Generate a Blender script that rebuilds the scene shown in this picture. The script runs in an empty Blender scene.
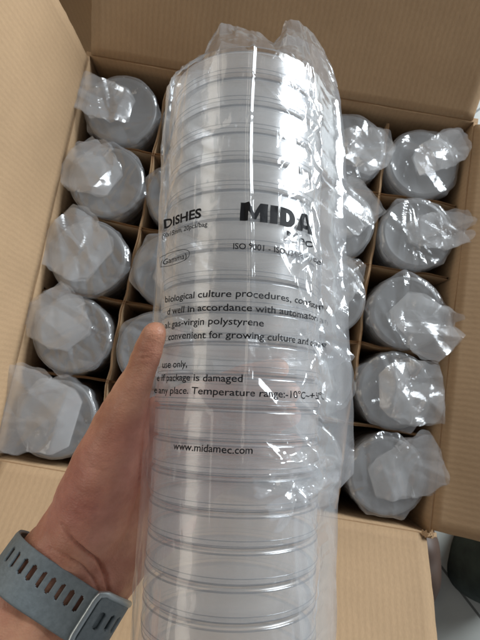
import bpy, bmesh, math, random
import numpy as np
from mathutils import Vector, Matrix, noise

random.seed(7)
scene = bpy.context.scene
COL = scene.collection
PI = math.pi

# ------------------------------------------------------------------ camera
ZTOP = 0.315                      # height of the wrapped stacks' tops above the floor
RB = np.array([[0.98555366, -0.16732399, -0.02620411],
               [0.16935206, 0.9754142, 0.14102133],
               [0.0019636, -0.14342181, 0.9896597]])
TB = np.array([0.01009113, -0.04293499, 0.5724259])
FPX = 490.0
def b2w(v): return Vector((v[0], -v[1], -v[2]))
cam_pos = b2w(-RB.T @ TB) + Vector((0, 0, ZTOP))
cam_data = bpy.data.cameras.new('camera')
cam = bpy.data.objects.new('camera', cam_data)
COL.objects.link(cam)
rx, dn, fw = b2w(RB[0]), b2w(RB[1]), b2w(RB[2])
M3 = Matrix((rx, -dn, -fw)).transposed()
cam.matrix_world = Matrix.Translation(cam_pos) @ M3.to_4x4()
cam_data.sensor_fit = 'VERTICAL'
cam_data.sensor_height = 24
cam_data.lens = 24 * FPX / 640
cam_data.clip_start = 0.01
cam_data.clip_end = 50
cam_data.dof.use_dof = True
cam_data.dof.focus_distance = 0.245
cam_data.dof.aperture_fstop = cam_data.lens / 0.6      # about a millimetre of aperture
scene.camera = cam

# ------------------------------------------------------------------ world, lamps, exposure
world = bpy.data.worlds.new('World'); scene.world = world; world.use_nodes = True
wn = world.node_tree.nodes; wl = world.node_tree.links
bg = wn['Background']
tc = wn.new('ShaderNodeTexCoord'); mp = wn.new('ShaderNodeMapping'); gr = wn.new('ShaderNodeTexNoise')
gr.inputs['Scale'].default_value = 1.6; gr.inputs['Detail'].default_value = 1.5
rmp = wn.new('ShaderNodeValToRGB')
rmp.color_ramp.elements[0].position = 0.35; rmp.color_ramp.elements[0].color = (0.27, 0.27, 0.275, 1)
rmp.color_ramp.elements[1].position = 0.65; rmp.color_ramp.elements[1].color = (0.64, 0.67, 0.71, 1)
wl.new(tc.outputs['Generated'], gr.inputs['Vector']); wl.new(gr.outputs['Fac'], rmp.inputs['Fac'])
wl.new(rmp.outputs['Color'], bg.inputs['Color'])
bg.inputs['Strength'].default_value = 0.36

def area(name, loc, target, sx, sy, power, col):
    l = bpy.data.lights.new(name, 'AREA'); l.shape = 'RECTANGLE'; l.size = sx; l.size_y = sy
    l.energy = power; l.color = col
    o = bpy.data.objects.new(name, l); COL.objects.link(o); o.location = loc
    d = Vector(target) - Vector(loc); o.rotation_euler = d.to_track_quat('-Z', 'Y').to_euler()
    return o
area('window_light', (1.85, 1.65, 1.22), (0, 0, .35), 1.2, 1.5, 102, (0.87, 0.945, 1.0))
area('room_light', (-1.75, 0.25, 1.75), (0, 0.25, .5), 3.6, 0.75, 11, (1.0, 0.91, 0.77))
scene.view_settings.view_transform = 'Standard'
scene.view_settings.look = 'None'
scene.view_settings.exposure = 0.27
scene.view_settings.gamma = 1.0
scene.cycles.use_denoising = True
scene.cycles.transparent_max_bounces = 64
scene.cycles.max_bounces = 12
scene.cycles.glossy_bounces = 6
scene.cycles.transmission_bounces = 8
scene.cycles.diffuse_bounces = 6
scene.cycles.caustics_reflective = True
scene.cycles.sample_clamp_indirect = 6.0

# ------------------------------------------------------------------ helpers
def c2w(x, y, z):
    """camera axes (right, down, forward) metres -> world"""
    return cam_pos + rx * x + dn * y + fw * z
def px(x, y, d):
    return c2w((x - 240) / FPX * d, (y - 320) / FPX * d, d)
def dirw(x, y, z): return (rx * x + dn * y + fw * z).normalized()

def mesh_obj(name, verts, faces, mat, parent=None, smooth=False, mats=None, fm=None):
    me = bpy.data.meshes.new(name)
    me.from_pydata([tuple(v) for v in verts], [], faces)
    me.update()
    if mat: me.materials.append(mat)
    o = bpy.data.objects.new(name, me); COL.objects.link(o)
    if smooth:
        me.polygons.foreach_set('use_smooth', [True] * len(me.polygons))
    if parent is not None: o.parent = parent
    return o
def empty(name, loc=(0, 0, 0)):
    o = bpy.data.objects.new(name, None); COL.objects.link(o); o.location = loc
    o.empty_display_size = .02
    return o
def tag(o, label=None, cat=None, group=None, kind=None):
    if label: o['label'] = label
    if cat: o['category'] = cat
    if group: o['group'] = group
    if kind: o['kind'] = kind
    return o
class MB:
    def __init__(s): s.v = []; s.f = []
    def add(s, vs, fs):
        n = len(s.v); s.v += [tuple(v) for v in vs]; s.f += [tuple(i + n for i in f) for f in fs]
    def box(s, lo, hi):
        x0, y0, z0 = lo; x1, y1, z1 = hi
        s.add([(x0,y0,z0),(x1,y0,z0),(x1,y1,z0),(x0,y1,z0),(x0,y0,z1),(x1,y0,z1),(x1,y1,z1),(x0,y1,z1)],
              [(3,2,1,0),(4,5,6,7),(0,1,5,4),(1,2,6,5),(2,3,7,6),(3,0,4,7)])
    def grid(s, pts, nu, nv, closed_u=False):
        n = len(s.v); s.v += [tuple(p) for p in pts]      # pts index = j*nu+i
        for j in range(nv - 1):
            for i in range(nu - (0 if closed_u else 1)):
                a = j * nu + i; b = j * nu + (i + 1) % nu
                s.f.append((n + a, n + b, n + b + nu, n + a + nu))
    def build(s, name, mat, parent=None, smooth=False): return mesh_obj(name, s.v, s.f, mat, parent, smooth)
def lathe(mb, prof, n=96, loc=(0, 0, 0)):
    pts = []
    for r, z in prof:
        for i in range(n):
            a = 2 * PI * i / n
            pts.append((loc[0] + r * math.cos(a), loc[1] + r * math.sin(a), loc[2] + z))
    mb.grid(pts, n, len(prof), closed_u=True)

# ------------------------------------------------------------------ materials
def new_mat(name):
    m = bpy.data.materials.new(name); m.use_nodes = True
    nt = m.node_tree; nt.nodes.clear()
    out = nt.nodes.new('ShaderNodeOutputMaterial')
    return m, nt, out
def N(nt, t, **kw):
    n = nt.nodes.new(t)
    for k, v in kw.items():
        if k in n.inputs: n.inputs[k].default_value = v
        else: setattr(n, k, v)
    return n
def principled(name, col, rough=.5, metal=0, noise_amt=0.0, noise_scale=50, bump=0, bump_scale=300, sss=0, spec=.5):
    m, nt, out = new_mat(name)
    p = nt.nodes.new('ShaderNodeBsdfPrincipled')
    p.inputs['Base Color'].default_value = (*col, 1); p.inputs['Roughness'].default_value = rough
    p.inputs['Metallic'].default_value = metal; p.inputs['Specular IOR Level'].default_value = spec
    t = nt.nodes.new('ShaderNodeTexCoord')
    if noise_amt:
        n = N(nt, 'ShaderNodeTexNoise', Scale=noise_scale, Detail=5.0)
        r = nt.nodes.new('ShaderNodeValToRGB')
        r.color_ramp.elements[0].position = .3; r.color_ramp.elements[1].position = .7
        r.color_ramp.elements[0].color = (*[c * (1 - noise_amt) for c in col], 1)
        r.color_ramp.elements[1].color = (*[min(1, c * (1 + noise_amt)) for c in col], 1)
        nt.links.new(t.outputs['Object'], n.inputs['Vector']); nt.links.new(n.outputs['Fac'], r.inputs['Fac'])
        nt.links.new(r.outputs['Color'], p.inputs['Base Color'])
    if bump:
        n2 = N(nt, 'ShaderNodeTexNoise', Scale=bump_scale, Detail=4.0)
        b = N(nt, 'ShaderNodeBump', Strength=bump, Distance=.001)
        nt.links.new(t.outputs['Object'], n2.inputs['Vector']); nt.links.new(n2.outputs['Fac'], b.inputs['Height'])
        nt.links.new(b.outputs['Normal'], p.inputs['Normal'])
    if sss:
        p.inputs['Subsurface Weight'].default_value = sss
        p.inputs['Subsurface Radius'].default_value = (1.0, .35, .18)
        p.inputs['Subsurface Scale'].default_value = .004
    nt.links.new(p.outputs[0], out.inputs[0])
    return m

def cardboard(name, axis, base=(.405, .270, .155)):
    """kraft board; the flutes show as faint stripes across `axis`"""
    m, nt, out = new_mat(name)
    p = nt.nodes.new('ShaderNodeBsdfPrincipled'); p.inputs['Roughness'].default_value = .78
    p.inputs['Specular IOR Level'].default_value = .25
    t = nt.nodes.new('ShaderNodeTexCoord')
    w = N(nt, 'ShaderNodeTexWave', Scale=50.0, Distortion=1.6, Detail=1.0); w.wave_type = 'BANDS'
    w.bands_direction = axis; w.inputs['Detail Scale'].default_value = .6
    nz = N(nt, 'ShaderNodeTexNoise', Scale=7.0, Detail=6.0, Roughness=.6)
    fib = N(nt, 'ShaderNodeTexNoise', Scale=260.0, Detail=3.0)
    mpf = nt.nodes.new('ShaderNodeMapping'); sc = [1, 1, 1]; sc['XYZ'.index(axis)] = 4
    mpf.inputs['Scale'].default_value = sc
    L = nt.links.new
    L(t.outputs['Object'], w.inputs['Vector']); L(t.outputs['Object'], nz.inputs['Vector'])
    L(t.outputs['Object'], mpf.inputs['Vector']); L(mpf.outputs[0], fib.inputs['Vector'])
    def mr(src, lo, hi):
        q = N(nt, 'ShaderNodeMapRange'); q.inputs['To Min'].default_value = lo; q.inputs['To Max'].default_value = hi
        L(src, q.inputs['Value']); return q.outputs[0]
    a = N(nt, 'ShaderNodeMath', operation='MULTIPLY'); L(mr(w.outputs['Fac'], .975, 1.018), a.inputs[0]); L(mr(nz.outputs['Fac'], .78, 1.20), a.inputs[1])
    b = N(nt, 'ShaderNodeMath', operation='MULTIPLY'); L(a.outputs[0], b.inputs[0]); L(mr(fib.outputs['Fac'], .86, 1.14), b.inputs[1])
    mx = N(nt, 'ShaderNodeVectorMath', operation='SCALE'); mx.inputs[0].default_value = base; L(b.outputs[0], mx.inputs['Scale'])
    L(mx.outputs[0], p.inputs['Base Color'])
    bp = N(nt, 'ShaderNodeBump', Strength=.11, Distance=.0007); L(w.outputs['Fac'], bp.inputs['Height'])
    bp2 = N(nt, 'ShaderNodeBump', Strength=.4, Distance=.004); L(nz.outputs['Fac'], bp2.inputs['Height']); L(bp.outputs[0], bp2.inputs['Normal'])
    L(bp2.outputs[0], p.inputs['Normal']); L(p.outputs[0], out.inputs[0])
    return m
CARD_X = cardboard('kraft_board_x', 'X'); CARD_Y = cardboard('kraft_board_y', 'Y')
EDGE = cardboard('kraft_edge', 'Z', (.44, .29, .165))

def sheet_mat(name, haze=.08, tint=(.97, .98, .99), rough=.06, f0=.05, fmax=.75, hazecol=(.85, .88, .92), bump=0, bscale=200, translucent=.5, streak=0):
    """clear thin plastic: lets light straight through, mirrors more at a glancing angle, a little milky"""
    m, nt, out = new_mat(name); L = nt.links.new
    tr = N(nt, 'ShaderNodeBsdfTransparent', Color=(*tint, 1))
    gl = N(nt, 'ShaderNodeBsdfGlossy', Roughness=rough, Color=(1, 1, 1, 1))
    df = N(nt, 'ShaderNodeBsdfDiffuse', Color=(*hazecol, 1)); tl = N(nt, 'ShaderNodeBsdfTranslucent', Color=(*hazecol, 1))
    m1 = N(nt, 'ShaderNodeMixShader', Fac=translucent); L(df.outputs[0], m1.inputs[1]); L(tl.outputs[0], m1.inputs[2])
    lw = N(nt, 'ShaderNodeLayerWeight', Blend=.5)
    pw = N(nt, 'ShaderNodeMath', operation='POWER'); pw.inputs[1].default_value = 3.2; L(lw.outputs['Facing'], pw.inputs[0])
    mr = N(nt, 'ShaderNodeMapRange'); mr.inputs['To Min'].default_value = f0; mr.inputs['To Max'].default_value = fmax
    L(pw.outputs[0], mr.inputs['Value'])
    m2 = N(nt, 'ShaderNodeMixShader', Fac=haze); L(tr.outputs[0], m2.inputs[1]); L(m1.outputs[0], m2.inputs[2])
    if streak:
        t2 = nt.nodes.new('ShaderNodeTexCoord'); mp2 = nt.nodes.new('ShaderNodeMapping'); mp2.inputs['Scale'].default_value = (22, 22, 1500)
        n2 = N(nt, 'ShaderNodeTexNoise', Scale=1.0, Detail=3.0, Roughness=.7); q2 = N(nt, 'ShaderNodeMapRange')
        q2.inputs['From Min'].default_value = .35; q2.inputs['From Max'].default_value = .72
        q2.inputs['To Min'].default_value = haze * (1 - streak); q2.inputs['To Max'].default_value = haze * (1 + streak * 1.6)
        L(t2.outputs['Object'], mp2.inputs[0]); L(mp2.outputs[0], n2.inputs['Vector']); L(n2.outputs['Fac'], q2.inputs['Value']); L(q2.outputs[0], m2.inputs[0])
    m3 = N(nt, 'ShaderNodeMixShader'); L(mr.outputs[0], m3.inputs[0]); L(m2.outputs[0], m3.inputs[1]); L(gl.outputs[0], m3.inputs[2])
    if bump:
        t = nt.nodes.new('ShaderNodeTexCoord'); n = N(nt, 'ShaderNodeTexNoise', Scale=bscale, Detail=3.0)
        b = N(nt, 'ShaderNodeBump', Strength=bump, Distance=.001)
        L(t.outputs['Object'], n.inputs['Vector']); L(n.outputs['Fac'], b.inputs['Height'])
        L(b.outputs[0], gl.inputs['Normal'])
    L(m3.outputs[0], out.inputs[0])
    return m
M_DISH = sheet_mat('clear_polystyrene', haze=.125, tint=(.985, .985, .985), rough=.27, f0=.085, fmax=.5, hazecol=(1, .985, .965), bump=.10, bscale=90, streak=.35)
M_RIM = sheet_mat('polystyrene_rim', haze=.42, tint=(.66, .68, .71), rough=.12, f0=.07, fmax=.45, hazecol=(.36, .37, .39))
M_FILM = sheet_mat('clear_film', haze=.07, tint=(.98, .985, .99), rough=.13, f0=.05, fmax=.62, hazecol=(.93, .94, .94), bump=.22, bscale=120)
M_FILM2 = sheet_mat('crinkled_film', haze=.20, tint=(.97, .975, .98), rough=.13, f0=.08, fmax=.6, hazecol=(.88, .90, .93), bump=.5, bscale=120)
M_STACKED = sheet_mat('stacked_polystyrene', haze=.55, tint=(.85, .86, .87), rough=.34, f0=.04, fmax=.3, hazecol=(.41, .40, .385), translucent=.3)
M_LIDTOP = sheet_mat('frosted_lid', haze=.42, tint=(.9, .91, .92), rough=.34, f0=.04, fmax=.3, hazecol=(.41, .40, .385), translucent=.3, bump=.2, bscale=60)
M_TAIL = sheet_mat('folded_film', haze=.25, tint=(.97, .975, .98), rough=.19, f0=.08, fmax=.55, hazecol=(.95, .95, .95), bump=.22, bscale=70)
M_INK = principled('black_ink', (.012, .012, .014), .6, spec=.2)

# ------------------------------------------------------------------ the setting: floor
def tile_mat():
    m, nt, out = new_mat('grey_floor_tile'); L = nt.links.new
    p = N(nt, 'ShaderNodeBsdfPrincipled', Roughness=.35)
    t = nt.nodes.new('ShaderNodeTexCoord')
    mpn = N(nt, 'ShaderNodeMapping'); mpn.inputs['Rotation'].default_value = (0, 0, .75); mpn.inputs['Location'].default_value = (.05, -.015, 0)
    br = N(nt, 'ShaderNodeTexBrick', Scale=1.0); br.offset = 0
    br.inputs['Brick Width'].default_value = .4; br.inputs['Row Height'].default_value = .4
    br.inputs['Mortar Size'].default_value = .0022; br.inputs['Color1'].default_value = (.42, .43, .40, 1); br.inputs['Color2'].default_value = (.46, .47, .44, 1)
    br.inputs['Mortar'].default_value = (.10, .10, .09, 1)
    n = N(nt, 'ShaderNodeTexNoise', Scale=14.0, Detail=6.0)
    mx = N(nt, 'ShaderNodeMix'); mx.data_type = 'RGBA'; mx.blend_type = 'MULTIPLY'; mx.inputs['Factor'].default_value = .35
    L(t.outputs['Object'], mpn.inputs[0]); L(mpn.outputs[0], br.inputs['Vector']); L(t.outputs['Object'], n.inputs['Vector'])
    L(br.outputs['Color'], mx.inputs[6]); L(n.outputs['Fac'], mx.inputs[7]); L(mx.outputs[2], p.inputs['Base Color']); L(p.outputs[0], out.inputs[0])
    return m
fl = mesh_obj('floor', [(-4, -4, 0), (4, -4, 0), (4, 4, 0), (-4, 4, 0)], [(0, 1, 2, 3)], tile_mat())
tag(fl, kind='structure')

# ------------------------------------------------------------------ carton
XL, XR, YN, YB = -.2385, .2385, -.2405, .2445
HB = ZTOP + .008            # height of the fold
TH = .005
carton = empty('cardboard_carton', (0, 0, .003))
tag(carton, 'large open brown corrugated carton, four flaps spread, filled with wrapped dish stacks', 'carton')
def board(name, o, e1, e2, w, h, n1, mat, thick=TH, bow=0.0, seed=0, nu=24, nv=16, rag=.0012, label=None, taper=0.0):
    """a board from corner o along e1 (w) and e2 (h); n1 points to the printed outside"""
    o, e1, e2, n1 = map(Vector, (o, e1, e2, n1)); mb = MB(); rows = []
    for side in (0, 1):
        pts = []
        for j in range(nv):
            for i in range(nu):
                u, v = i / (nu - 1), j / (nv - 1)
                q = Vector((u * 3 + seed, v * 3, seed * 1.7))
                k = bow * math.sin(PI * u) * v + .0018 * noise.noise(q * 1.3) * (1 if v > 0 else 0)
                ed = rag * noise.noise(Vector((u * 22 + seed, v * 22, 3.1))) if (i in (0, nu - 1) or j == nv - 1) else 0
                uu = u * w + (taper * v * (1 - 2 * u)) + (ed if i in (0, nu - 1) else 0)
                pts.append(o + e1 * uu + e2 * (v * h + (ed if j == nv - 1 else 0)) + n1 * (k + side * thick))
        rows.append(pts)
    a, b = rows; n = len(a)
    mb.v = [tuple(p) for p in a + b]
    for j in range(nv - 1):
        for i in range(nu - 1):
            q = j * nu + i
            mb.f.append((q, q + nu, q + nu + 1, q + 1)); mb.f.append((n + q, n + q + 1, n + q + nu + 1, n + q + nu))
    loop = [i for i in range(nu)] + [j * nu + nu - 1 for j in range(1, nv)] + [(nv - 1) * nu + i for i in range(nu - 2, -1, -1)] + [j * nu for j in range(nv - 2, 0, -1)]
    for k in range(len(loop)):
        p, q = loop[k], loop[(k + 1) % len(loop)]
        mb.f.append((p, q, n + q, n + p))
    ob = mb.build(name, mat, carton)
    ob.data.materials.append(EDGE)
    nf = 2 * (nu - 1) * (nv - 1)
    for p in ob.data.polygons:
        p.use_smooth = p.index < nf
        if p.index >= nf: p.material_index = 1
    if label: ob['label'] = label
    return ob
c0 = Vector((0, 0, .003))
def cboard(name, o, *a, **k): return board(name, Vector(o) - c0, *a, **k)
# walls (outer skin grows outwards along n1)
cboard('side_wall', (XL, YB, .006), (0, -1, 0), (0, 0, 1), YB - YN, HB - .006, (-1, 0, 0), CARD_Y, seed=1)
cboard('side_wall', (XR, YN, .006), (0, 1, 0), (0, 0, 1), YB - YN, HB - .006, (1, 0, 0), CARD_Y, seed=2)
cboard('side_wall', (XL - TH, YB, .006), (1, 0, 0), (0, 0, 1), XR - XL + 2 * TH, HB - .006, (0, 1, 0), CARD_X, seed=3)
cboard('side_wall', (XR + TH, YN, .006), (-1, 0, 0), (0, 0, 1), XR - XL + 2 * TH, HB - .006, (0, -1, 0), CARD_X, seed=4)
bpb = MB(); bpb.box((XL, YN, 0), (XR, YB, .005)); bpb.build('bottom_panel', CARD_X, carton)
def fdir(outw, deg):
    a = math.radians(deg); return Vector(outw) * math.sin(a) + Vector((0, 0, math.cos(a)))
def fnor(outw, deg):
    a = math.radians(deg); return Vector(outw) * math.cos(a) - Vector((0, 0, math.sin(a)))
FL = .235; HF = HB + .0015
cboard('flap', (XL - .001, YB - .004, HF), (0, -1, 0), fdir((-1, 0, 0), 3), YB - YN - .008, FL, fnor((-1, 0, 0), 3), CARD_Y, bow=.006, seed=5, nu=40, nv=24, taper=.004)
cboard('flap', (XR + .001, YN + .004, HF), (0, 1, 0), fdir((1, 0, 0), 66), YB - YN - .008, FL, fnor((1, 0, 0), 66), CARD_Y, bow=.004, seed=6, nu=40, nv=24, taper=.003)
cboard('flap', (XL + .002, YB + .001, HF), (1, 0, 0), fdir((0, 1, 0), 52), XR - XL - .004, FL, fnor((0, 1, 0), 52), CARD_X, bow=.004, seed=7, nu=40, nv=24, taper=.003)
cboard('flap', (XR - .004, YN - .001, HF), (-1, 0, 0), fdir((0, -1, 0), 58), XR - XL - .008, FL, fnor((0, -1, 0), 58), CARD_X, bow=.004, seed=8, nu=40, nv=24, taper=.001)
# the scuffed, slightly torn fold corner at the front right
cm = MB(); pts = []
for j in range(5):
    for i in range(9):
        u, v = i / 8, j / 4
        pts.append((XR - .010 + .016 * u, YN - .002 + .006 * noise.noise(Vector((u * 7, v * 5, 1))) + .004 * v, HF + .0015 + .006 * math.sin(u * 3.1) * (1 - abs(v - .5)) + .003 * noise.noise(Vector((u * 9, v * 9, 4)))))
cm.grid([Vector(p) - c0 for p in pts], 9, 5)
ct = cm.build('torn_corner', EDGE, carton)
so = ct.modifiers.new('solid', 'SOLIDIFY'); so.thickness = .0015

second = MB(); second.box((-.72, .40, 0), (-.26, .72, .34))
sc2 = second.build('closed_carton', CARD_X); bv = sc2.modifiers.new('bevel', 'BEVEL'); bv.width = .003; bv.segments = 2
tag(sc2, 'plain closed brown carton on the floor behind the open carton', 'carton')
# its lid is two flaps meeting at a taped seam
ls = MB(); ls.box((-.72, .40, .3405), (-.26, .5585, .344)); ls.box((-.72, .5615, .3405), (-.26, .72, .344)); lf = ls.build('flap', CARD_Y, sc2)

# ------------------------------------------------------------------ partition inside the carton
P = .094
part = empty('cardboard_partition', (0, 0, .01))
tag(part, 'brown corrugated divider grid standing inside the carton between the wrapped stacks', 'divider')
def strip(along, c, top, seed):
    mb = MB(); nu, nv = 90, 7; lay = []
    zs = [.0, .1, .2, .26, .285, .295, top - .01]
    for side in (-1, 1):
        pts = []
        for j in range(nv):
            for i in range(nu):
                u = i / (nu - 1); L = -.236 + .472 * u
                z = zs[j]
                wob = .0042 * noise.noise(Vector((L * 11, z * 6, seed))) * (z / .3) + .0018 * noise.noise(Vector((L * 45, z * 20, seed + 5))) * (z / .3)
                zz = z + (.0022 * noise.noise(Vector((L * 30, 0, seed + 9))) if j == nv - 1 else 0)
                t = side * .0013 + c + wob
                pts.append((L, t, zz) if along == 'x' else (t, L, zz))
        lay.append(pts)
    n = nu * nv; mb.v = lay[0] + lay[1]
    for j in range(nv - 1):
        for i in range(nu - 1):
            q = j * nu + i
            mb.f += [(q, q + 1, q + nu + 1, q + nu), (n + q, n + q + nu, n + q + nu + 1, n + q + 1)]
    for i in range(nu - 1):
        q = (nv - 1) * nu + i; mb.f.append((q, q + 1, n + q + 1, n + q))
    for j in range(nv - 1):
        q = j * nu; mb.f.append((q, q + nu, n + q + nu, n + q)); q += nu - 1; mb.f.append((q + nu, q, n + q, n + q + nu))
    mb.build('divider_strip', EDGE, part, smooth=False)
for k in range(4):
    strip('x', (1.5 - k) * P + .002, ZTOP - .015, 20 + k)      # rows
    strip('y', (k - 1.5) * P, ZTOP - .011, 40 + k)             # columns

# ------------------------------------------------------------------ wrapped stacks standing in the carton
def folds(rng, n, spread, amp, k=1.0):
    """sum of sharp creases: returns f(x, y)"""
    L = []
    for _ in range(n):
        a = rng.uniform(0, PI); L.append((math.cos(a), math.sin(a), rng.uniform(-spread, spread), rng.uniform(-1, 1) * amp, rng.uniform(.004, .02) * k))
    def f(x, y):
        s = 0
        for ca, sa, c, am, w in L:
            d = abs(ca * x + sa * y - c)
            s += am * max(0, 1 - d / w)
        return s
    return f
DR = .0430
lid_mb = MB()
lathe(lid_mb, [(0.0002, 0), (.012, 0), (.025, 0), (.0378, 0), (.0383, .0002), (.0391, .0002), (.0396, 0), (.0420, 0), (DR, -.0008), (DR, -.0075)], 72)
lid_me = None
base_mb = MB()
lathe(base_mb, [(0.0002, -.0145), (.02, -.0145), (.040, -.0145), (.0412, -.0138), (.0412, -.002)], 72)
body_mb = MB(); prof = []
z = -.030
while z > -.300:
    prof += [(DR, z), (DR, z - .008), (.0412, z - .0085), (.0412, z - .0152)]; z -= .0157
lathe(body_mb, [(.0002, -.0298)] + prof + [(.0002, z)], 48)
first = {}
def part_of(name, mb, mat, parent, loc=(0, 0, 0)):
    if name not in first:
        o = mb.build(name, mat, parent, smooth=False)
        for p in o.data.polygons: p.use_smooth = abs(p.normal.z) > .9 or abs(p.normal.z) < .1
        first[name] = o
    else:
        o = bpy.data.objects.new(name, first[name].data); COL.objects.link(o); o.parent = parent
    o.location = loc
    return o
def film_bag(rng, root, tail_deg, tail_len, tail_w, tail_lift, tail_start):
    mb = MB(); f1 = folds(rng, 22, .04, .0022); f2 = folds(rng, 16, .04, .0012)
    nr, na = 26, 96; pts = []
    R0 = DR + .0018
    out = []; cn = [(rng.uniform(0, 2 * PI), rng.uniform(.05, .14), rng.uniform(.16, .4)) for _ in range(5)]
    for i in range(na):
        a = 2 * PI * i / na
        out.append(max([0] + [h * max(0, 1 - abs((a - c + PI) % (2 * PI) - PI) / w) for c, h, w in cn]))
    for j in range(nr):
        t = j / (nr - 1)
        for i in range(na):
            a = 2 * PI * i / na
            r = R0 * min(1, t * 1.02)
            x, y = r * math.cos(a), r * math.sin(a)
            z = .0022 + abs(f1(x, y)) + .5 * f2(x, y) - .0028 * max(0, t - .9) * 10
            z = max(z, .0012 - .0028 * max(0, t - .9) * 10)
            if t > .86:
                k = (t - .86) / .14; x *= 1 + k * out[i]; y *= 1 + k * out[i]
            pts.append((x, y, z))
    for zz in (-.006, -.012, -.02, -.03, -.045, -.065, -.10, -.16, -.22, -.298):
        for i in range(na):
            a = 2 * PI * i / na
            w = .0016 * noise.noise(Vector((math.cos(a) * 4 + rng.seed_, math.sin(a) * 4, zz * 40))) + .0012 * noise.noise(Vector((a * 9, rng.seed_, zz * 15)))
            r = R0 + .0006 + w + R0 * out[i] * max(0, 1 + zz / .028)
            pts.append((r * math.cos(a), r * math.sin(a), zz))
    mb.grid(pts, na, nr + 10, closed_u=True)
    bag = mb.build('film_bag', M_FILM2, root)
    # the folded-over end of the bag
    a = math.radians(tail_deg); ca, sa = math.cos(a), math.sin(a)
    tb = MB()
    for layer in range(2):
        g = folds(rng, 7, .03, .0075, 2.0); g2 = folds(rng, 9, .035, .0022)
        nu, nv = 44, 34; pts = []
        rr_ = [rng.random(), rng.random(), rng.random()]; x0 = -tail_start; skew = rng.uniform(-.25, .25); fl = rng.uniform(-.3, .3)
        for j in range(nv):
            v = j / (nv - 1) - .5
            for i in range(nu):
                u = i / (nu - 1)
                X = x0 + u * tail_len + v * skew * .02 + .0025 * noise.noise(Vector((v * 5, layer + rng.seed_, 2))) * (u > .5)
                wv = tail_w * (.72 + .28 * min(1, u * 1.6)) * (1 + .05 * math.sin(u * 6 + rng.seed_))
                wv *= (1 - .45 * max(0, u - .8) / .2 * rr_[0]) * (1 - .3 * max(0, .15 - u) / .15); X -= abs(v) ** 3 * .05 * rr_[1 if v > 0 else 2] * (u > .5)
                Y = v * wv + .003 * noise.noise(Vector((u * 7, (v > 0) * 5, rng.seed_ + layer))) * abs(v) * 2 + fl * .02 * (u - .3) + .003 * noise.noise(Vector((u * 4, layer * 3 + rng.seed_, 7)))
                env = min(1, u * 5)
                Z = .0042 + layer * .0016 + env * (abs(g(X, Y)) + .6 * g2(X, Y) + .001) + tail_lift * max(0, u - .45) ** 1.3
                pts.append((X * ca - Y * sa, X * sa + Y * ca, Z))
        tb.grid(pts, nu, nv)
    tb.build('folded_tail', M_TAIL, bag)
    return bag
LAB = {}
rowname = ['back row', 'second row from the back', 'middle row', 'second row from the front', 'front row']
colname = ['leftmost', 'second from the left', 'centre', 'second from the right', 'rightmost']
look = {(0, 0): 'film end folded to the left over its grey disc', (1, 0): 'pale crumpled film end at its upper left', (2, 0): 'squarish film end covering its left half',
        (3, 0): 'two bright glints on its film', (4, 0): 'broad film end sticking out past the left flap',
        (0, 4): 'shiny knot of film at its upper right', (1, 4): 'bright film end poking right over the carton wall', (2, 4): 'film end pulled to its lower right corner',
        (3, 4): 'upright shiny strip of film at its right', (4, 4): 'wide pale film band across its upper half'}
# (row, col): tail direction (deg, world), length, width, lift, start offset behind centre
tails = {(0, 0): (172, .058, .040, .012, .006), (1, 0): (158, .052, .050, .006, .004), (2, 0): (150, .060, .062, .008, .010), (3, 0): (140, .056, .050, .010, .004),
         (4, 0): (175, .072, .070, .014, .016), (0, 4): (35, .055, .034, .018, .004), (1, 4): (12, .064, .034, .020, .006), (2, 4): (-35, .066, .050, .016, .008),
         (3, 4): (5, .058, .055, .014, .012), (4, 4): (30, .068, .046, .014, .012)}
for r in range(5):
    for c in range(5):
        if (r, c) == (2, 2): continue          # the slot the held stack came out of
        rng = random.Random(100 + r * 7 + c * 31); rng.seed_ = r * 3.7 + c * 11.3
        x = (c - 2) * P; y = (2 - r) * P
        if c == 0: x += [-.001, .001, -.001, 0, 0][r]
        root = empty('wrapped_dish_stack', (x + rng.uniform(-.0015, .0015), y + rng.uniform(-.0015, .0015), ZTOP - .003 + rng.uniform(-.003, .002)))
        root.rotation_euler.z = 0
        if (r, c) in look: lab = '%s wrapped stack, %s, %s' % (colname[c], rowname[r], look[(r, c)])
        else: lab = 'film wrapped dish stack, %s in the %s of the carton' % (colname[c], rowname[r])
        if len(lab.replace(',', ' ').split()) > 16: lab = lab.replace('second row from the', 'next-to-').replace('-to- back', '-to-back row').replace('-to- front', '-to-front row')
        tag(root, lab, 'dish stack', 'wrapped dish stacks standing in the carton')
        for k in range(2):
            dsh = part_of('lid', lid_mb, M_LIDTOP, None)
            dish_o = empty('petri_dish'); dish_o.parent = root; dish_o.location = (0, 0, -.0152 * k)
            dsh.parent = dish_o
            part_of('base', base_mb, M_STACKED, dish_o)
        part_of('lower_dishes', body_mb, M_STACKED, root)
        tl = tails.get((r, c), (rng.uniform(0, 360), .055, .045, .012, .008))
        tl = (tl[0], tl[1] * 1.2, tl[2] * 1.35, tl[3], tl[4] + .008)
        film_bag(rng, root, *tl)

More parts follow.
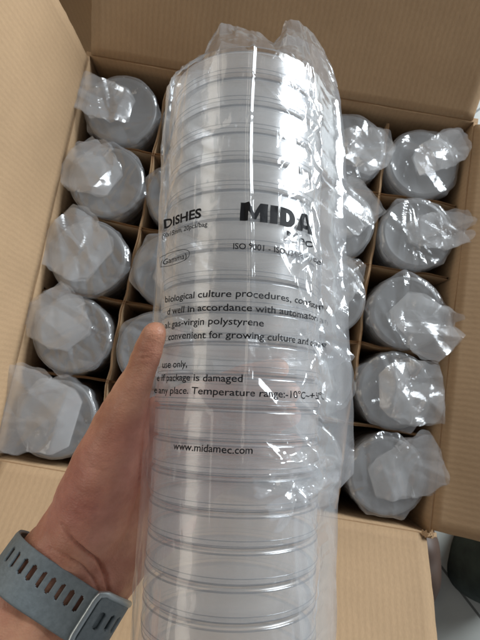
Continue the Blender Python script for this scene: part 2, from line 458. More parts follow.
# ------------------------------------------------------------------ the held stack: its own frame
AX = np.array([0.00457065, -0.12113012, 0.30221722]); th_, ps_ = 0.16614472, -0.03682268
PITCH = .01570193
d_ = np.array([math.sin(ps_), math.cos(ps_) * math.cos(th_), -math.sin(th_) * math.cos(ps_)]); d_ /= np.linalg.norm(d_)
ez = -d_; ex = np.array([1.0, 0, 0]); ex -= ez * (ex @ ez); ex /= np.linalg.norm(ex); ey = np.cross(ez, ex)
def cdir(v): return rx * v[0] + dn * v[1] + fw * v[2]
HM = Matrix((cdir(ex), cdir(ey), cdir(ez))).transposed().to_4x4()
HM.translation = c2w(*AX)
def pix2cyl(x, y, R=.0464):
    """where the ray through a pixel of the photograph meets the stack: (angle, height)"""
    v = np.array([(x - 240) / FPX, (y - 320) / FPX, 1.0])
    o = np.array([-(AX @ e) for e in (ex, ey, ez)]); dd = np.array([v @ e for e in (ex, ey, ez)])
    a = dd[0]**2 + dd[1]**2; b = 2 * (o[0]*dd[0] + o[1]*dd[1]); c = o[0]**2 + o[1]**2 - R*R
    disc = max(0, b*b - 4*a*c); s = (-b - math.sqrt(disc)) / (2*a); p = o + s*dd
    return math.atan2(p[0], -p[1]), p[2]
held = empty('held_dish_stack'); held.matrix_world = HM
tag(held, 'tall clear stack of petri dishes in printed film bag, held up in the left hand', 'dish stack')
RD = .0449
hl = MB()
Z1 = PITCH - .0004
lathe(hl, [(.0002, Z1 - .0009), (.02, Z1 - .0009), (.0418, Z1 - .0009), (.0422, Z1), (.0430, Z1), (.0434, Z1 - .0009)], 128)
rim_l = MB()
lathe(rim_l, [(.0446, Z1 - .0006), (RD, Z1 - .0009), (RD + .0001, Z1 - .0014)], 128)
lathe(hl, [(.0434, Z1 - .0009), (.0446, Z1 - .0006)], 128)
lathe(rim_l, [(RD, .0022), (RD + .0001, .0020), (RD, .0018)], 128)
lathe(rim_l, [(RD + .0001, .0045), (RD + .0003, .0043), (RD + .0001, .0041)], 128)
sk = MB(); lathe(sk, [(RD + .0001, Z1 - .0014), (RD - .0001, .0080), (RD, .0022)], 128)
hb = MB(); lathe(hb, [(.0002, .0011), (.02, .0011), (.040, .0011), (.0418, .0006), (.0429, .0010), (.0431, .0020), (.0433, .0080), (.0434, .0138)], 128)
rim_b = MB(); lathe(rim_b, [(.0405, .0004), (.0412, .0001), (.0420, .0003), (.0428, .0009)], 128)
prev = None
for k in range(20):
    de = empty('petri_dish'); de.parent = held; de.location = (0, 0, -PITCH * (k - 0))
    ox, oy = random.uniform(-.0004, .0004), random.uniform(-.0004, .0004)
    de.location.x = ox; de.location.y = oy; de.rotation_euler.z = random.uniform(0, 6)
    if prev is None:
        L0 = MB(); L0.add(hl.v, hl.f); L0.add(sk.v, sk.f); nl = len(L0.f); L0.add(rim_l.v, rim_l.f)
        lid = L0.build('lid', M_DISH, de, smooth=True); lid.data.materials.append(M_RIM)
        for p in lid.data.polygons:
            if p.index >= nl: p.material_index = 1
        B0 = MB(); B0.add(hb.v, hb.f); nb = len(B0.f); B0.add(rim_b.v, rim_b.f)
        bs = B0.build('base', M_DISH, de, smooth=True); bs.data.materials.append(M_RIM)
        for p in bs.data.polygons:
            if p.index >= nb: p.material_index = 1
        prev = (lid, bs)
    else:
        for s in prev:
            o = s.copy(); COL.objects.link(o); o.parent = de

# film bag: cross-section walks from the seam fin over the front, the left side, the back, and out to the fin
rngB = random.Random(5)
def mk_creases(n, zlo, zhi, philo, phihi, alo, ahi, amp, wlo, whi, rng):
    L = []
    for _ in range(n):
        a = rng.uniform(alo, ahi)
        L.append((rng.uniform(philo, phihi) * .046, rng.uniform(zlo, zhi), math.cos(a), math.sin(a), rng.uniform(.3, 1) * amp * rng.choice((-.4, 1)), rng.uniform(wlo, whi), rng.uniform(.008, .05)))
    return L
ZT = PITCH; ZB = -PITCH * 19
CR = mk_creases(120, ZB, ZT, .5, 1.9, 1.1, 2.0, .0016, .0015, .005, rngB)      # right-hand side: many long upright creases
CR += mk_creases(60, ZB, ZT, .6, 1.9, 0, PI, .0013, .0015, .004, rngB)
CR += mk_creases(46, ZB, ZT, -2.0, -1.05, 1.1, 2.0, .0014, .0015, .005, rngB)
CR += mk_creases(26, ZB, ZT, -.9, .6, 1.3, 1.85, .0003, .001, .003, rngB)
CR += mk_creases(22, -.215, -.185, .35, 1.6, 2.2, 2.9, .0026, .002, .005, rngB)   # the bunched folds low on the right
CR += mk_creases(18, -.08, -.03, .35, .95, .3, 1.2, .0012, .002, .004, rngB)
for xa, ya, xb, yb, am in ((262, 470, 308, 456, .0034), (288, 500, 326, 480, .0036), (275, 60, 312, 108, .0020), (290, 150, 308, 166, .0022), (268, 168, 292, 176, .0014), (296, 268, 312, 252, .0022)):
    p1, z1 = pix2cyl(xa, ya); p2, z2 = pix2cyl(xb, yb); l = math.hypot((p2 - p1) * .046, z2 - z1)
    CR.append(((p1 + p2) / 2 * .046, (z1 + z2) / 2, (p2 - p1) * .046 / l, (z2 - z1) / l, am, .0034, l * .45))
CA = np.array(CR)
phic, zc1 = pix2cyl(247, 120); phic2, zc2 = pix2cyl(243, 420)
def crease(phi, z):
    s = phi * .046
    ds, dz = s - CA[:, 0], z - CA[:, 1]
    perp = np.abs(ds * CA[:, 3] - dz * CA[:, 2]); al = np.abs(ds * CA[:, 2] + dz * CA[:, 3])
    v = float(np.sum(CA[:, 4] * np.clip(1 - perp / CA[:, 5], 0, 1) * np.clip(1.5 - al / CA[:, 6], 0, 1)))
    # the long loose pleat down the front
    t = (z - zc1) / (zc2 - zc1); pc = phic + (phic2 - phic) * t + .02 * math.sin(z * 40)
    env = max(0, min(1, (z + .26) / .12)) * (.88 + .12 * math.sin(z * 60))
    q = abs(phi - pc - .045) * .046
    if q < .0024: v += .0016 * env * (.5 + .5 * math.cos(PI * q / .0024))
    return v
def frad(phi, z):
    side = max(0, (abs(phi) - .9)) if phi < 0 else max(0, phi - .8)
    base = .0459 + .0042 * min(1, side / .6) * (1 if phi < 0 else .5)
    w = .00035 * noise.noise(Vector((phi * 3, z * 25, 1.5))) + .0002 * noise.noise(Vector((phi * 9, z * 70, 4)))
    return max(.0456, base + w + max(-.0005, min(.004, crease(phi, z))))
def fin_w(z):
    """how far the flat seam stands out beyond the stack, by height"""
    p = [(-.33, .010), (-.222, .011), (-.214, .012), (-.206, .020), (-.19, .0205), (-.14, .0175), (-.08, .0165), (-.02, .0150), (.0157, .0125), (.05, .010)]
    return float(np.interp(z, [a for a, b in p], [b for a, b in p]))
nz = 420; zs = [ZB - .004 + (ZT + .001 - ZB + .004) * i / (nz - 1) for i in range(nz)]
def section(z):
    pts = []
    W = fin_w(z); tip = .0455 + W
    wav = .0022 * noise.noise(Vector((z * 18, 3.3, 0))) + .0012 * noise.noise(Vector((z * 60, 8.3, 0)))
    tip += .0012 * noise.noise(Vector((z * 45, 1, 9)))
    nf = 14
    f0 = 1.12; r0 = frad(f0, z); ax_, ay_ = r0 * math.sin(f0), -r0 * math.cos(f0)
    for i in range(nf):
        t = i / nf; e = t * t
        X = tip + (ax_ - tip) * t
        Y = wav * (1 - e) + (ay_) * (t ** 1.7) + .0008 * (t) * 0 + .0011 * crease(1.2 + (1 - t) * .5, z) / .0016 * (1 - t) * .8 - .0005
        pts.append((X, Y))
    nfr = 520
    for i in range(nfr + 1):
        phi = f0 + (-PI - f0) * i / nfr
        r = frad(phi, z); pts.append((r * math.sin(phi), -r * math.cos(phi)))
    nb_ = 40; f1 = PI; f2 = 2.02
    for i in range(1, nb_ + 1):
        phi = f1 + (f2 - f1) * i / nb_
        r = frad(phi, z); pts.append((r * math.sin(phi), -r * math.cos(phi)))
    bx_, by_ = pts[-1]
    for i in range(1, nf + 1):
        t = i / nf
        pts.append((bx_ + (tip - bx_) * t, by_ * (1 - t) ** 1.7 + wav * (1 - (1 - t) ** 2) + .0004))
    return pts
secs = [[(x, y, z) for x, y in section(z)] for z in zs]
# gathered ragged top end
top = section(ZT); fr = []
def pix2plane(x, y, yl):
    v = np.array([(x - 240) / FPX, (y - 320) / FPX, 1.0]); o = np.array([-(AX @ e) for e in (ex, ey, ez)]); dd = np.array([v @ e for e in (ex, ey, ez)])
    q = o + dd * ((yl - o[1]) / dd[1]); return q[0], q[2]
OUTL = [pix2plane(x, y, .004) for x, y in ((160, 112), (165, 92), (175, 74), (190, 64), (206, 60), (211, 46), (220, 32), (240, 35), (258, 42), (273, 50), (280, 38), (286, 29), (300, 28), (314, 36), (326, 50), (336, 68), (343, 92), (347, 118))]
def ext(x):
    return max(.001, float(np.interp(x, [a for a, b in OUTL], [b for a, b in OUTL])) - ZT)
for t in [i / 16 for i in range(1, 17)]:
    row = []
    for i, (x, y) in enumerate(top):
        sq = 1 - .82 * t ** .8
        cr = .0034 * noise.noise(Vector((x * 90, t * 4, 1 if y < 0 else 7))) * t + .0020 * noise.noise(Vector((x * 200, t * 12, 3 if y < 0 else 5))) * t
        row.append((x * (1 - .03 * t) + cr * .5, y * sq + cr + .006 * t, ZT + .001 + t * ext(x) + .0012 * t * noise.noise(Vector((x * 300, 2, 2)))))
    fr.append(row)
allrows = secs + fr
mbB = MB(); nu_ = len(allrows[0])
mbB.grid([p for row in allrows for p in row], nu_, len(allrows))
mbB.f.append(tuple(range(nu_ - 1, -1, -1)))      # closed bottom end
bag = mbB.build('film_bag', M_FILM, held, smooth=False)
bag.data.materials.append(M_FILM2)
for p in bag.data.polygons:
    p.use_smooth = True
    i = p.index % (nu_ - 1)
    if i < 66 or i > 510 or p.index // (nu_ - 1) > nz: p.material_index = 1

# crumpled pieces of film at the top right and at the bunched fold on the right
def crumple(name, cx_, cz_, cphi, su, sv, rot, seed, lift, parent, mat=M_FILM2):
    rng = random.Random(seed); g = folds(rng, 12, max(su, sv) * .5, .003); g2 = folds(rng, 14, max(su, sv) * .5, .0015)
    nu, nv = 50, 34; pts = []
    for j in range(nv):
        for i in range(nu):
            u, v = i / (nu - 1) - .5, j / (nv - 1) - .5
            e = 1 + .25 * noise.noise(Vector((u * 4, v * 4, seed)))
            X, Y = u * su * e, v * sv * e
            s = X * math.cos(rot) - Y * math.sin(rot); zz = X * math.sin(rot) + Y * math.cos(rot)
            phi = cphi + s / .047; z = cz_ + zz
            r = min(frad(min(phi, 1.1), z), .0472) + .0006 + lift * (abs(g(X, Y)) + .5 * abs(g2(X, Y)))
            if phi > 1.1: pts.append((r * math.sin(1.1) + (phi - 1.1) * .047 * .9, -r * math.cos(1.1) + (phi - 1.1) * .012, z))
            else: pts.append((r * math.sin(phi), -r * math.cos(phi), z))
    m = MB(); m.grid(pts, nu, nv)
    return m.build(name, mat, parent)
for (x, y, su, sv, rot, sd, lf) in ((300, 90, .030, .018, -.6, 3, 1.0), (286, 478, .034, .010, .22, 8, 1.0), (298, 492, .040, .012, .55, 9, 1.1), (318, 340, .022, .030, .5, 12, .8), (297, 252, .020, .012, -.5, 15, .7)):
    ph, zz = pix2cyl(x, y)
    crumple('loose_fold', 0, zz, ph, su, sv, rot, sd, lf, bag)

# ------------------------------------------------------------------ the printing on the bag
def text_mesh(s, bold=0.0, spacing=1.0):
    cu = bpy.data.curves.new('t', 'FONT'); cu.body = s; cu.size = 1; cu.offset = bold; cu.space_character = spacing
    cu.resolution_u = 3
    o = bpy.data.objects.new('t', cu); COL.objects.link(o)
    dg = bpy.context.evaluated_depsgraph_get(); me = bpy.data.meshes.new_from_object(o.evaluated_get(dg))
    bpy.data.objects.remove(o); bpy.data.curves.remove(cu)
    xs = [v.co.x for v in me.vertices]
    return me, min(xs), max(xs)
def block_letters():
    V, F = [], []
    def q(*pts): n = len(V); V.extend((a, b, 0) for a, b in pts); F.append(tuple(range(n, n + len(pts))))
    x = 0      # M
    q((0, 0), (.25, 0), (.25, .7), (0, .7)); q((.65, 0), (.92, 0), (.92, .7), (.65, .7)); q((.25, .7), (.25, .36), (.40, .08), (.46, .30)); q((.65, .7), (.46, .30), (.40, .08), (.52, .08), (.65, .36))
    x = 1.0; q((x, 0), (x + .27, 0), (x + .27, .7), (x, .7))
    x = 1.36; q((x, 0), (x + .25, 0), (x + .25, .7), (x, .7)); oc = []
    for k in range(13):
        a = -PI / 2 + PI * k / 12; oc.append(((x + .28 + .36 * math.cos(a), .35 + .35 * math.sin(a)), (x + .28 + .12 * math.cos(a), .35 + .17 * math.sin(a))))
    q((x + .25, 0), (x + .28, 0), (x + .28, .18), (x + .25, .18)); q((x + .25, .52), (x + .28, .52), (x + .28, .7), (x + .25, .7))
    for (o1, i1), (o2, i2) in zip(oc[:-1], oc[1:]): q(i1, o1, o2, i2)
    x = 2.05; q((x, 0), (x + .25, 0), (x + .42, .7), (x + .26, .7)); q((x + .57, 0), (x + .82, 0), (x + .56, .7), (x + .42, .7), (x + .39, .60)); q((x + .25, .13), (x + .54, .13), (x + .505, .27), (x + .285, .27))
    me = bpy.data.meshes.new('t'); me.from_pydata(V, [], F); return me, 0.0, 2.87
def put_text(name, vis, x0, x1, base, cap, bold=0.0, prefix='', suffix='', shear=0):
    """vis spans pixel columns x0..x1 of the photograph; base = a pixel on its baseline; cap = capital height in metres"""
    _, z = pix2cyl(*base)
    def phi_at(x):
        y = base[1]
        for _ in range(6):
            ph, zz = pix2cyl(x, y); y += (zz - z) / .00054
        return pix2cyl(x, y)[0]
    s0, s1 = phi_at(x0) * .0464, phi_at(x1) * .0464
    mv, a, b = block_letters() if vis == 'MIDA' else text_mesh(vis, bold); wv = b - a; sx = (s1 - s0) / wv
    me = mv; xa = a
    if prefix or suffix:
        mp_, pa, pb = text_mesh(prefix + vis, bold); pre = (pb - pa) - wv
        me, a2, b2 = text_mesh(prefix + vis + suffix, bold); xa = a2 + pre
    sy = cap / .70
    bm = bmesh.new(); bm.from_mesh(me)
    for _ in range(3):
        lg = [e for e in bm.edges if math.hypot((e.verts[0].co.x - e.verts[1].co.x) * sx, (e.verts[0].co.y - e.verts[1].co.y) * sy) > .0012]
        if lg: bmesh.ops.subdivide_edges(bm, edges=lg, cuts=1)
        bmesh.ops.triangulate(bm, faces=bm.faces[:])
    for v in bm.verts:
        s = s0 + (v.co.x - xa) * sx + shear * v.co.y * sy; zz = z + v.co.y * sy; ph = s / .0464
        wq = Vector((s * 120, zz * 120, 2.5)); s += .00045 * noise.noise(wq); zz += .00035 * noise.noise(wq + Vector((9, 4, 1))); ph = s / .0464
        r = frad(ph, zz) + .00022
        v.co = (r * math.sin(ph), -r * math.cos(ph), zz)
    m2 = bpy.data.meshes.new(name); bm.to_mesh(m2); bm.free(); m2.materials.append(M_INK)
    o = bpy.data.objects.new(name, m2); COL.objects.link(o); o.parent = bag
    return o
T = 'printed_text'
put_text(T, 'I DISHES', 165.5, 201, (200, 217), .0048, .030)
put_text(T, '(90x15mm, 20pcs/bag', 166, 207, (206, 226), .0026, .010)
put_text(T, '(Gamma)', 165, 186, (182, 259), .0030, .004)
put_text(T, 'MIDA', 240, 312, (262, 222), .0098, .045)
put_text(T, 'Mec', 287, 311, (290, 240), .0047, .022)
put_text(T, 'ISO 9001 - ISO 13485 certified', 233, 318, (240, 249), .0030, .010)
put_text(T, 'biological culture procedures, consistent in r', 166, 328, (245, 297), .0034, .010)
put_text(T, 'd well in accordance with automation and m', 167, 328, (245, 311), .0034, .010)
put_text(T, 'al: gas-virgin polystyrene', 165, 264, (245, 325), .0034, .010)
put_text(T, 'e convenient for growing culture and observing', 164, 330, (245, 338.5), .0034, .010)
put_text(T, 'use only,', 163, 187, (185, 367), .0034, .010)
put_text(T, 'e if package is damaged', 159, 242, (241, 382), .0034, .010)
put_text(T, 'e any place. Temperature range:-10°C~+50°C', 157, 320, (245, 396), .0034, .010)
put_text(T, 'www.midamec.com', 173, 253, (250, 454), .0034, .010)
# the oval outline round the sterilisation note
ov = MB(); ph0, z0 = pix2cyl(176, 257); pts = []
for j in (0, 1):
    for i in range(80):
        a = 2 * PI * i / 80; k = 1 - .07 * j
        ph = ph0 - .08 + math.copysign(abs(math.cos(a)) ** .7, math.cos(a)) * .30 * (1 - .025 * j); zz = z0 + math.copysign(abs(math.sin(a)) ** .8, math.sin(a)) * .0037 * k
        r = frad(ph, zz) + .00025; pts.append((r * math.sin(ph), -r * math.cos(ph), zz))
ov.grid(pts, 80, 2, closed_u=True); ov.build('printed_outline', M_INK, bag)

# ------------------------------------------------------------------ the hand and forearm
HI = HM.inverted()
def cylp(deg, z, R):
    a = math.radians(deg); return HM @ Vector((R * math.sin(a), -R * math.cos(a), z))
def zpx(y): return pix2cyl(236, y)[1]
def capsule(bm, p0, p1, r0, r1, n=20, m=7):
    p0, p1 = Vector(p0), Vector(p1); d = (p1 - p0); L = d.length
    if L < 1e-6: return
    q = d.to_track_quat('Z', 'Y').to_matrix(); rings = []
    prof = [(r0 * math.sin(a), -r0 * math.cos(a)) for a in [PI / 2 * k / m for k in range(0, m + 1)]] + \
           [(r1 * math.cos(a), L + r1 * math.sin(a)) for a in [PI / 2 * k / m for k in range(0, m + 1)]]
    for r, z in prof:
        if r < 1e-5: rings.append([bm.verts.new(p0 + q @ Vector((0, 0, z)))]); continue
        rings.append([bm.verts.new(p0 + q @ Vector((r * math.cos(2 * PI * i / n), r * math.sin(2 * PI * i / n), z))) for i in range(n)])
    for a, b in zip(rings[:-1], rings[1:]):
        for i in range(n):
            j = (i + 1) % n
            if len(a) == 1: bm.faces.new((a[0], b[j], b[i]))
            elif len(b) == 1: bm.faces.new((a[i], a[j], b[0]))
            else: bm.faces.new((a[i], a[j], b[j], b[i]))
hbm = bmesh.new()
def chain(pts):
    for (a, ra), (b, rb) in zip(pts[:-1], pts[1:]): capsule(hbm, a, b, ra, rb)
WR = px(60, 588, .285)
E1 = dirw(105, 68, 4); AXF = dirw(.55, -.83, .42); E1 = (E1 - AXF * E1.dot(AXF)).normalized(); E2 = E1.cross(AXF).normalized()
if E2.dot(fw) > 0: E2 = -E2           # towards the camera
# thumb and the ball of the thumb
chain([(px(155, 335, .250), .0072), (px(151, 348, .252), .0084), (px(143, 370, .256), .0088), (px(132, 398, .263), .0120), (px(121, 428, .270), .0160), (px(106, 470, .277), .0208), (px(92, 510, .285), .0232), (px(78, 552, .290), .0235), (WR, .023)])
chain([(px(130, 405, .275), .0115), (px(118, 450, .284), .018), (px(98, 500, .292), .022), (WR - E1 * .010, .022)])
# heel of the hand
chain([(WR + E1 * .012, .0215), (px(108, 560, .298), .0215), (px(122, 530, .305), .020), (px(160, 500, .335), .017)])
chain([(px(110, 575, .300), .018), (px(126, 556, .308), .0165), (px(175, 520, .338), .015)])
chain([(px(112, 480, .296), .018), (px(120, 520, .302), .018), (px(112, 560, .298), .018)])
# palm behind the stack
mcp = {'index': cylp(-147, zpx(402), .0610), 'middle': cylp(-168, zpx(422), .0625), 'ring': cylp(172, zpx(446), .0620), 'little': cylp(155, zpx(474), .0605)}
pw = {'index': px(100, 480, .305), 'middle': px(110, 500, .312), 'ring': px(120, 520, .315), 'little': px(124, 540, .312)}
for k in mcp: chain([(mcp[k], .0115), (cylp({'index': -128, 'middle': -140, 'ring': -152, 'little': -165}[k], zpx({'index': 440, 'middle': 465, 'ring': 490, 'little': 512}[k]), .0625), .0135), (pw[k], .017)])
chain([(mcp['index'], .011), (mcp['middle'], .0115), (mcp['ring'], .011), (mcp['little'], .0105)])
chain([(px(128, 410, .278), .011), (px(140, 420, .305), .010), (mcp['index'], .0115)])
# four fingers wrapped round the back
def finger(m, degs, ys, rr, R=.0572):
    chain([(m, rr[0])] + [(cylp(a, zpx(y), R - .0004 * i), r) for i, (a, y, r) in enumerate(zip(degs, ys, rr[1:]))])
finger(mcp['index'], (-168, 178, 166, 158, 151), (383, 368, 360, 356, 353), (.0105, .0095, .0092, .0083, .0080, .0070))
finger(mcp['middle'], (178, 166, 154, 147, 142), (408, 398, 391, 388, 386), (.0108, .0098, .0094, .0085, .0082, .0072))
finger(mcp['ring'], (166, 156, 149, 144, 141), (436, 428, 422, 419, 417), (.0102, .0092, .0089, .0080, .0077, .0068))
finger(mcp['little'], (152, 147, 143, 139), (468, 463, 459, 456), (.0092, .0082, .0079, .0070, .0063))
# forearm
for s, r0, r1 in ((-1, .0225, .026), (1, .0225, .027)):
    capsule(hbm, WR + AXF * .012 + E1 * .0115 * s, WR - AXF * .03 + E1 * .0115 * s, r0, .0228)
    capsule(hbm, WR - AXF * .03 + E1 * .0115 * s, WR - AXF * .16 + E1 * .015 * s, .0228, r1)
capsule(hbm, WR + AXF * .01, WR - AXF * .16, .0235, .028)
hme = bpy.data.meshes.new('person'); hbm.to_mesh(hme); hbm.free()
tmp = bpy.data.objects.new('tmp', hme); COL.objects.link(tmp)
rm = tmp.modifiers.new('r', 'REMESH'); rm.mode = 'VOXEL'; rm.voxel_size = .0010; rm.use_smooth_shade = True
sm = tmp.modifiers.new('s', 'SMOOTH'); sm.factor = .5; sm.iterations = 30
dg = bpy.context.evaluated_depsgraph_get()
hand_me = bpy.data.meshes.new_from_object(tmp.evaluated_get(dg))
bpy.data.objects.remove(tmp)
# creases of wrist and palm, and soft unevenness, carved into the surface
nv_ = len(hand_me.vertices)
co = np.empty(nv_ * 3); hand_me.vertices.foreach_get('co', co); co = co.reshape(-1, 3)
no = np.empty(nv_ * 3); hand_me.vertex_normals.foreach_get('vector', no); no = no.reshape(-1, 3)
def cam_px(c):
    rel = c - np.array(cam_pos); X = rel @ np.array(rx); Y = rel @ np.array(dn); Z = rel @ np.array(fw)
    return X / Z * FPX + 240, Y / Z * FPX + 320, Z
U, V, D = cam_px(co); facing = np.clip(-(no @ np.array(fw)), 0, 1)
disp = np.zeros(nv_)
def carve(poly, depth, wpx, fade=True):
    global disp
    P_ = []
    for a, b in zip(poly[:-1], poly[1:]):
        for t in np.linspace(0, 1, 12, endpoint=False): P_.append((a[0] + (b[0] - a[0]) * t, a[1] + (b[1] - a[1]) * t))
    P_.append(poly[-1]); n = len(P_); best = np.full(nv_, 1e9); idx = np.zeros(nv_)
    for i, (a, b) in enumerate(P_):
        d2 = (U - a) ** 2 + (V - b) ** 2; m = d2 < best; best[m] = d2[m]; idx[m] = i
    f = np.sin(PI * np.clip(idx / (n - 1), .06, .94)) ** .6 if fade else 1
    disp -= depth * np.exp(-best / (2 * wpx * wpx)) * f * (facing > .05)
carve([(62, 525), (72, 540), (86, 552), (98, 561), (106, 575), (109, 592), (108, 606)], .0034, 1.25)
carve([(50, 548), (66, 556), (82, 566), (94, 580), (100, 596)], .0020, 1.0)
carve([(108, 470), (100, 500), (92, 530)], .0004, 2.5)
carve([(148, 352), (138, 352), (132, 350)], .0006, 1.2)
carve([(152, 357), (143, 358), (134, 357)], .0005, 1.2)
rw = random.Random(3)
for k in range(34):
    a, b = rw.uniform(50, 140), rw.uniform(380, 590); an = rw.choice((.65, -.9, .2)) + rw.uniform(-.25, .25); l = rw.uniform(6, 16)
    carve([(a, b), (a + l * math.cos(an) * .5, b + l * math.sin(an) * .5 + rw.uniform(-1, 1)), (a + l * math.cos(an), b + l * math.sin(an))], rw.uniform(.0002, .00045), .8)
carve([(150, 395), (146, 440), (143, 490), (138, 535)], .0022, 2.8)
carve([(75, 500), (86, 508), (100, 512)], .0003, 1.2)
carve([(92, 455), (104, 462), (118, 464)], .0003, 1.2)
nzv = np.array([noise.noise(Vector(c) * 90) * .0006 + noise.noise(Vector(c) * 260) * .00018 for c in co])
co2 = co + no * (disp + nzv)[:, None]
# keep flesh out of the stack: anything that would sink into the film is pressed flat against it
HIn = np.array(HI.to_3x3()); ho = np.array(HI.translation)
loc = co2 @ HIn.T + ho
rad = np.hypot(loc[:, 0], loc[:, 1]); inside = (rad < .0492) & (loc[:, 2] < .03)
sc_ = np.where(inside, .0492 / np.maximum(rad, 1e-4), 1.0); deep = rad > .02
loc[:, 0] = np.where(inside & deep, loc[:, 0] * sc_, loc[:, 0]); loc[:, 1] = np.where(inside & deep, loc[:, 1] * sc_, loc[:, 1])
HMn = np.array(HM.to_3x3()); co3 = loc @ HMn.T + np.array(HM.translation)
hand_me.vertices.foreach_set('co', co3.ravel()); hand_me.update()

def skin():
    m, nt, out = new_mat('skin'); L = nt.links.new
    p = N(nt, 'ShaderNodeBsdfPrincipled', Roughness=.40)
    p.inputs['Subsurface Weight'].default_value = .22; p.inputs['Subsurface Radius'].default_value = (1, .35, .18); p.inputs['Subsurface Scale'].default_value = .004
    p.inputs['Specular IOR Level'].default_value = .4
    t = nt.nodes.new('ShaderNodeTexCoord')
    n1 = N(nt, 'ShaderNodeTexNoise', Scale=38.0, Detail=5.0, Roughness=.6)
    r = nt.nodes.new('ShaderNodeValToRGB'); e = r.color_ramp.elements
    e[0].position = .32; e[0].color = (.50, .220, .150, 1); e[1].position = .70; e[1].color = (.76, .405, .285, 1)
    n2 = N(nt, 'ShaderNodeTexVoronoi', Scale=900.0); n3 = N(nt, 'ShaderNodeTexNoise', Scale=420.0, Detail=4.0)
    mpp = N(nt, 'ShaderNodeMapping'); mpp.inputs['Rotation'].default_value = (0, 0, .6); mpp.inputs['Scale'].default_value = (.8, 1.1, 1)
    b = N(nt, 'ShaderNodeBump', Strength=.4, Distance=.0004); b2 = N(nt, 'ShaderNodeBump', Strength=.35, Distance=.0005)
    L(t.outputs['Object'], n1.inputs['Vector']); L(t.outputs['Object'], mpp.inputs[0]); L(mpp.outputs[0], n2.inputs['Vector']); L(t.outputs['Object'], n3.inputs['Vector'])
    n4 = N(nt, 'ShaderNodeTexNoise', Scale=14.0, Detail=3.0); mxc = N(nt, 'ShaderNodeMix'); mxc.data_type = 'RGBA'; mxc.blend_type = 'MULTIPLY'; mxc.inputs['Factor'].default_value = 1
    rb = nt.nodes.new('ShaderNodeValToRGB'); rb.color_ramp.elements[0].position = .4; rb.color_ramp.elements[0].color = (1.0, .86, .90, 1); rb.color_ramp.elements[1].position = .62; rb.color_ramp.elements[1].color = (1.0, 1.0, .90, 1)
    L(t.outputs['Object'], n4.inputs['Vector']); L(n4.outputs['Fac'], rb.inputs['Fac'])
    L(n1.outputs['Fac'], r.inputs['Fac']); L(r.outputs['Color'], mxc.inputs[6]); L(rb.outputs['Color'], mxc.inputs[7]); L(mxc.outputs[2], p.inputs['Base Color'])
    L(n2.outputs['Distance'], b.inputs['Height']); L(n3.outputs['Fac'], b2.inputs['Height']); L(b.outputs[0], b2.inputs['Normal']); L(b2.outputs[0], p.inputs['Normal'])
    L(p.outputs[0], out.inputs[0]); return m
hand_me.materials.clear(); hand_me.materials.append(skin())
person = bpy.data.objects.new('person', hand_me); COL.objects.link(person)
tag(person, 'left hand and forearm, thumb up, gripping the clear stack from behind', 'person')

# ------------------------------------------------------------------ watch strap round the wrist
M_RUB = principled('blue_grey_rubber', (.215, .25, .262), .55, noise_amt=.12, noise_scale=400, bump=.25, bump_scale=900)
M_STEEL = principled('brushed_buckle', (.50, .55, .56), .32, metal=.85, bump=.15, bump_scale=600)
watch = empty('wrist_watch', WR - AXF * .000)
tag(watch, 'grey blue rubber watch strap with slots and metal buckle round the wrist', 'watch')
WC = WR - AXF * .000
SH = .0125; SRAD = .0243
per = 4 * SH + 2 * PI * SRAD
def loop_pt(s, off=0.0):
    """stadium round the wrist; s in metres from the buckle side (right end), going over the camera side to the left"""
    s = s % per; R_ = SRAD + off
    a1 = PI * SRAD / 2
    if s < a1: a = s / SRAD; return (SH + R_ * math.cos(a), R_ * math.sin(a))
    s -= a1
    if s < 2 * SH: return (SH - s, R_)
    s -= 2 * SH
    if s < 2 * a1: a = PI / 2 + s / SRAD; return (-SH + R_ * math.cos(a), R_ * math.sin(a))
    s -= 2 * a1
    if s < 2 * SH: return (-SH + s, -R_)
    s -= 2 * SH; a = -PI / 2 + s / SRAD; return (SH + R_ * math.cos(a), R_ * math.sin(a))
def wp(s, w, off=0.0):
    a, b = loop_pt(s, off); return E1 * a + E2 * b + AXF * w
def strap_mesh(name, s0, s1, w0, w1, off, thick, slots, mat, parent, step=.0007, round_end=False):
    ns = int((s1 - s0) / step) + 1; nw = int((w1 - w0) / step) + 1
    mb = MB(); hole = set()
    for (sc, wc, hs, hw) in slots:
        ic, jc = (sc - s0) / step, (wc - w0) / step; a_, b_ = hs / step, hw / step
        for i in range(int(ic - a_ - 1), int(ic + a_ + 2)):
            for j in range(int(jc - b_ - 1), int(jc + b_ + 2)):
                dx, dy = (i + .5 - ic) / a_, (j + .5 - jc) / b_
                if abs(dx) <= 1 and abs(dy) <= 1 and not (abs(dy) > .86 and abs(dx) > .55): hole.add((i, j))
    pts = []
    for j in range(nw):
        for i in range(ns):
            s = s0 + i * step; w = w0 + j * step
            e = min(j, nw - 1 - j) * step; bev = -.0005 * max(0, 1 - e / .0012)
            pts.append(wp(s, w, off + bev))
    mb.v = [tuple(p) for p in pts]
    for j in range(nw - 1):
        for i in range(ns - 1):
            if (i, j) in hole: continue
            if round_end and i > ns - 12 and (j < (i - ns + 12) * .6 or j > nw - 2 - (i - ns + 12) * .6): continue
            q = j * ns + i; mb.f.append((q, q + 1, q + ns + 1, q + ns))
    o = mb.build(name, mat, parent, smooth=True)
    sd = o.modifiers.new('solid', 'SOLIDIFY'); sd.thickness = thick; sd.offset = 1 if o.data.polygons[0].normal.dot((Vector(pts[0]))) > 0 else -1
    return o
slots = [(.0385 + k * .0059, .0035, .00125, .0043) for k in range(9)]
strap_mesh('strap', .001, per - .001, -.0127, .0127, .0004, .0021, slots, M_RUB, watch)
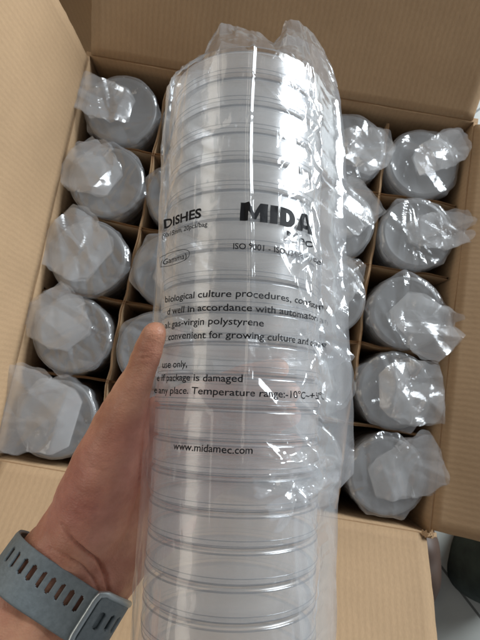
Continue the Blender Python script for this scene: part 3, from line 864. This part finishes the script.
bk = strap_mesh('buckle', 0.0120, .0310, -.0140, .0140, .0027, .0024, [(.0255, .0020, .0019, .0045), (.0197, .0030, .0012, .0042), (.0150, .0030, .0012, .0042)], M_RUB, watch)
# metal frame along the strap side of the buckle
fm = MB(); path = [(0.0120, .0142), (0.0205, .0146), (0.0290, .0145), (0.0320, .0128), (0.0327, .009), (0.0327, 0), (0.0327, -.009), (0.0320, -.0128), (0.0290, -.0145), (0.0205, -.0146), (0.0120, -.0142)]
fine = []
for a, b in zip(path[:-1], path[1:]):
    for t in np.linspace(0, 1, 6, endpoint=False): fine.append((a[0] + (b[0] - a[0]) * t, a[1] + (b[1] - a[1]) * t))
fine.append(path[-1]); pts = []
cen = [wp(s, w, .0042) for s, w in fine]
for k, c in enumerate(cen):
    t = (cen[min(k + 1, len(cen) - 1)] - cen[max(k - 1, 0)]).normalized(); up = (c - AXF * c.dot(AXF)).normalized(); sd = t.cross(up).normalized(); up = sd.cross(t)
    for i in range(10):
        a = 2 * PI * i / 10; pts.append(c + sd * .0019 * math.cos(a) + up * .0017 * math.sin(a))
fm.grid(pts, 10, len(cen), closed_u=True); fm.build('buckle_frame', M_STEEL, bk, smooth=True)
# the watch case on the far side of the wrist
cs = MB(); pts = []
for k, (rr, hh) in enumerate([(.0, .009), (.015, .009), (.0185, .0083), (.0205, .0065), (.0208, .003), (.019, .0005), (0, .0005)]):
    for i in range(48):
        a = 2 * PI * i / 48; p = 3.5
        cx_ = math.copysign(abs(math.cos(a)) ** (2 / p), math.cos(a)); sy_ = math.copysign(abs(math.sin(a)) ** (2 / p), math.sin(a))
        pts.append(E1 * rr * cx_ + AXF * rr * sy_ - E2 * (SRAD + .0025 + hh))
cs.grid(pts, 48, 7, closed_u=True); cs.build('watch_case', principled('dark_case', (.03, .03, .035), .3), watch, smooth=True)

# ------------------------------------------------------------------ things on the floor at the lower right
def floorpt(x, y, h=0):
    v = rx * ((x - 240) / FPX) + dn * ((y - 320) / FPX) + fw
    return cam_pos + v * ((h - cam_pos.z) / v.z)
def lump(name, c, sx, sy, sz, rot, mat, seed, p=2.4):
    mb = MB(); nu, nv = 48, 20; pts = []
    for j in range(nv):
        t = j / (nv - 1); el = PI / 2 * t
        for i in range(nu):
            a = 2 * PI * i / nu; ce = math.cos(el) ** .7
            x = math.copysign(abs(math.cos(a)) ** (2 / p), math.cos(a)) * sx * ce; y = math.copysign(abs(math.sin(a)) ** (2 / p), math.sin(a)) * sy * ce
            k = 1 + .08 * noise.noise(Vector((x * 25, y * 25, seed + t * 2)))
            X, Y = x * k, y * k
            pts.append((X * math.cos(rot) - Y * math.sin(rot), X * math.sin(rot) + Y * math.cos(rot), sz * math.sin(el) * (1 + .08 * noise.noise(Vector((x * 30, y * 30, seed + 4))))))
    mb.grid(pts, nu, nv, closed_u=True); mb.f.append(tuple(range(nu - 1, -1, -1))); mb.f.append(tuple((nv - 1) * nu + i for i in range(nu)))
    o = mb.build(name, mat, smooth=True); o.location = c; return o
gb = lump('cloth_bag', floorpt(506, 562, .06) - Vector((0, 0, .06)), .060, .085, .10, -.25, principled('dark_green_cloth', (.030, .042, .036), .9, noise_amt=.3, noise_scale=40, bump=.5, bump_scale=200), 3)
tag(gb, 'dark green rounded cloth bag on the tiles at the lower right', 'bag')
sh = lump('shoe', floorpt(420, 568, .04) - Vector((0, 0, .04)), .042, .075, .065, .1, principled('brown_leather', (.06, .035, .024), .6, noise_amt=.15, noise_scale=30), 6)
tag(sh, 'dark brown rounded shoe toe showing beside the carton near flap', 'shoe')
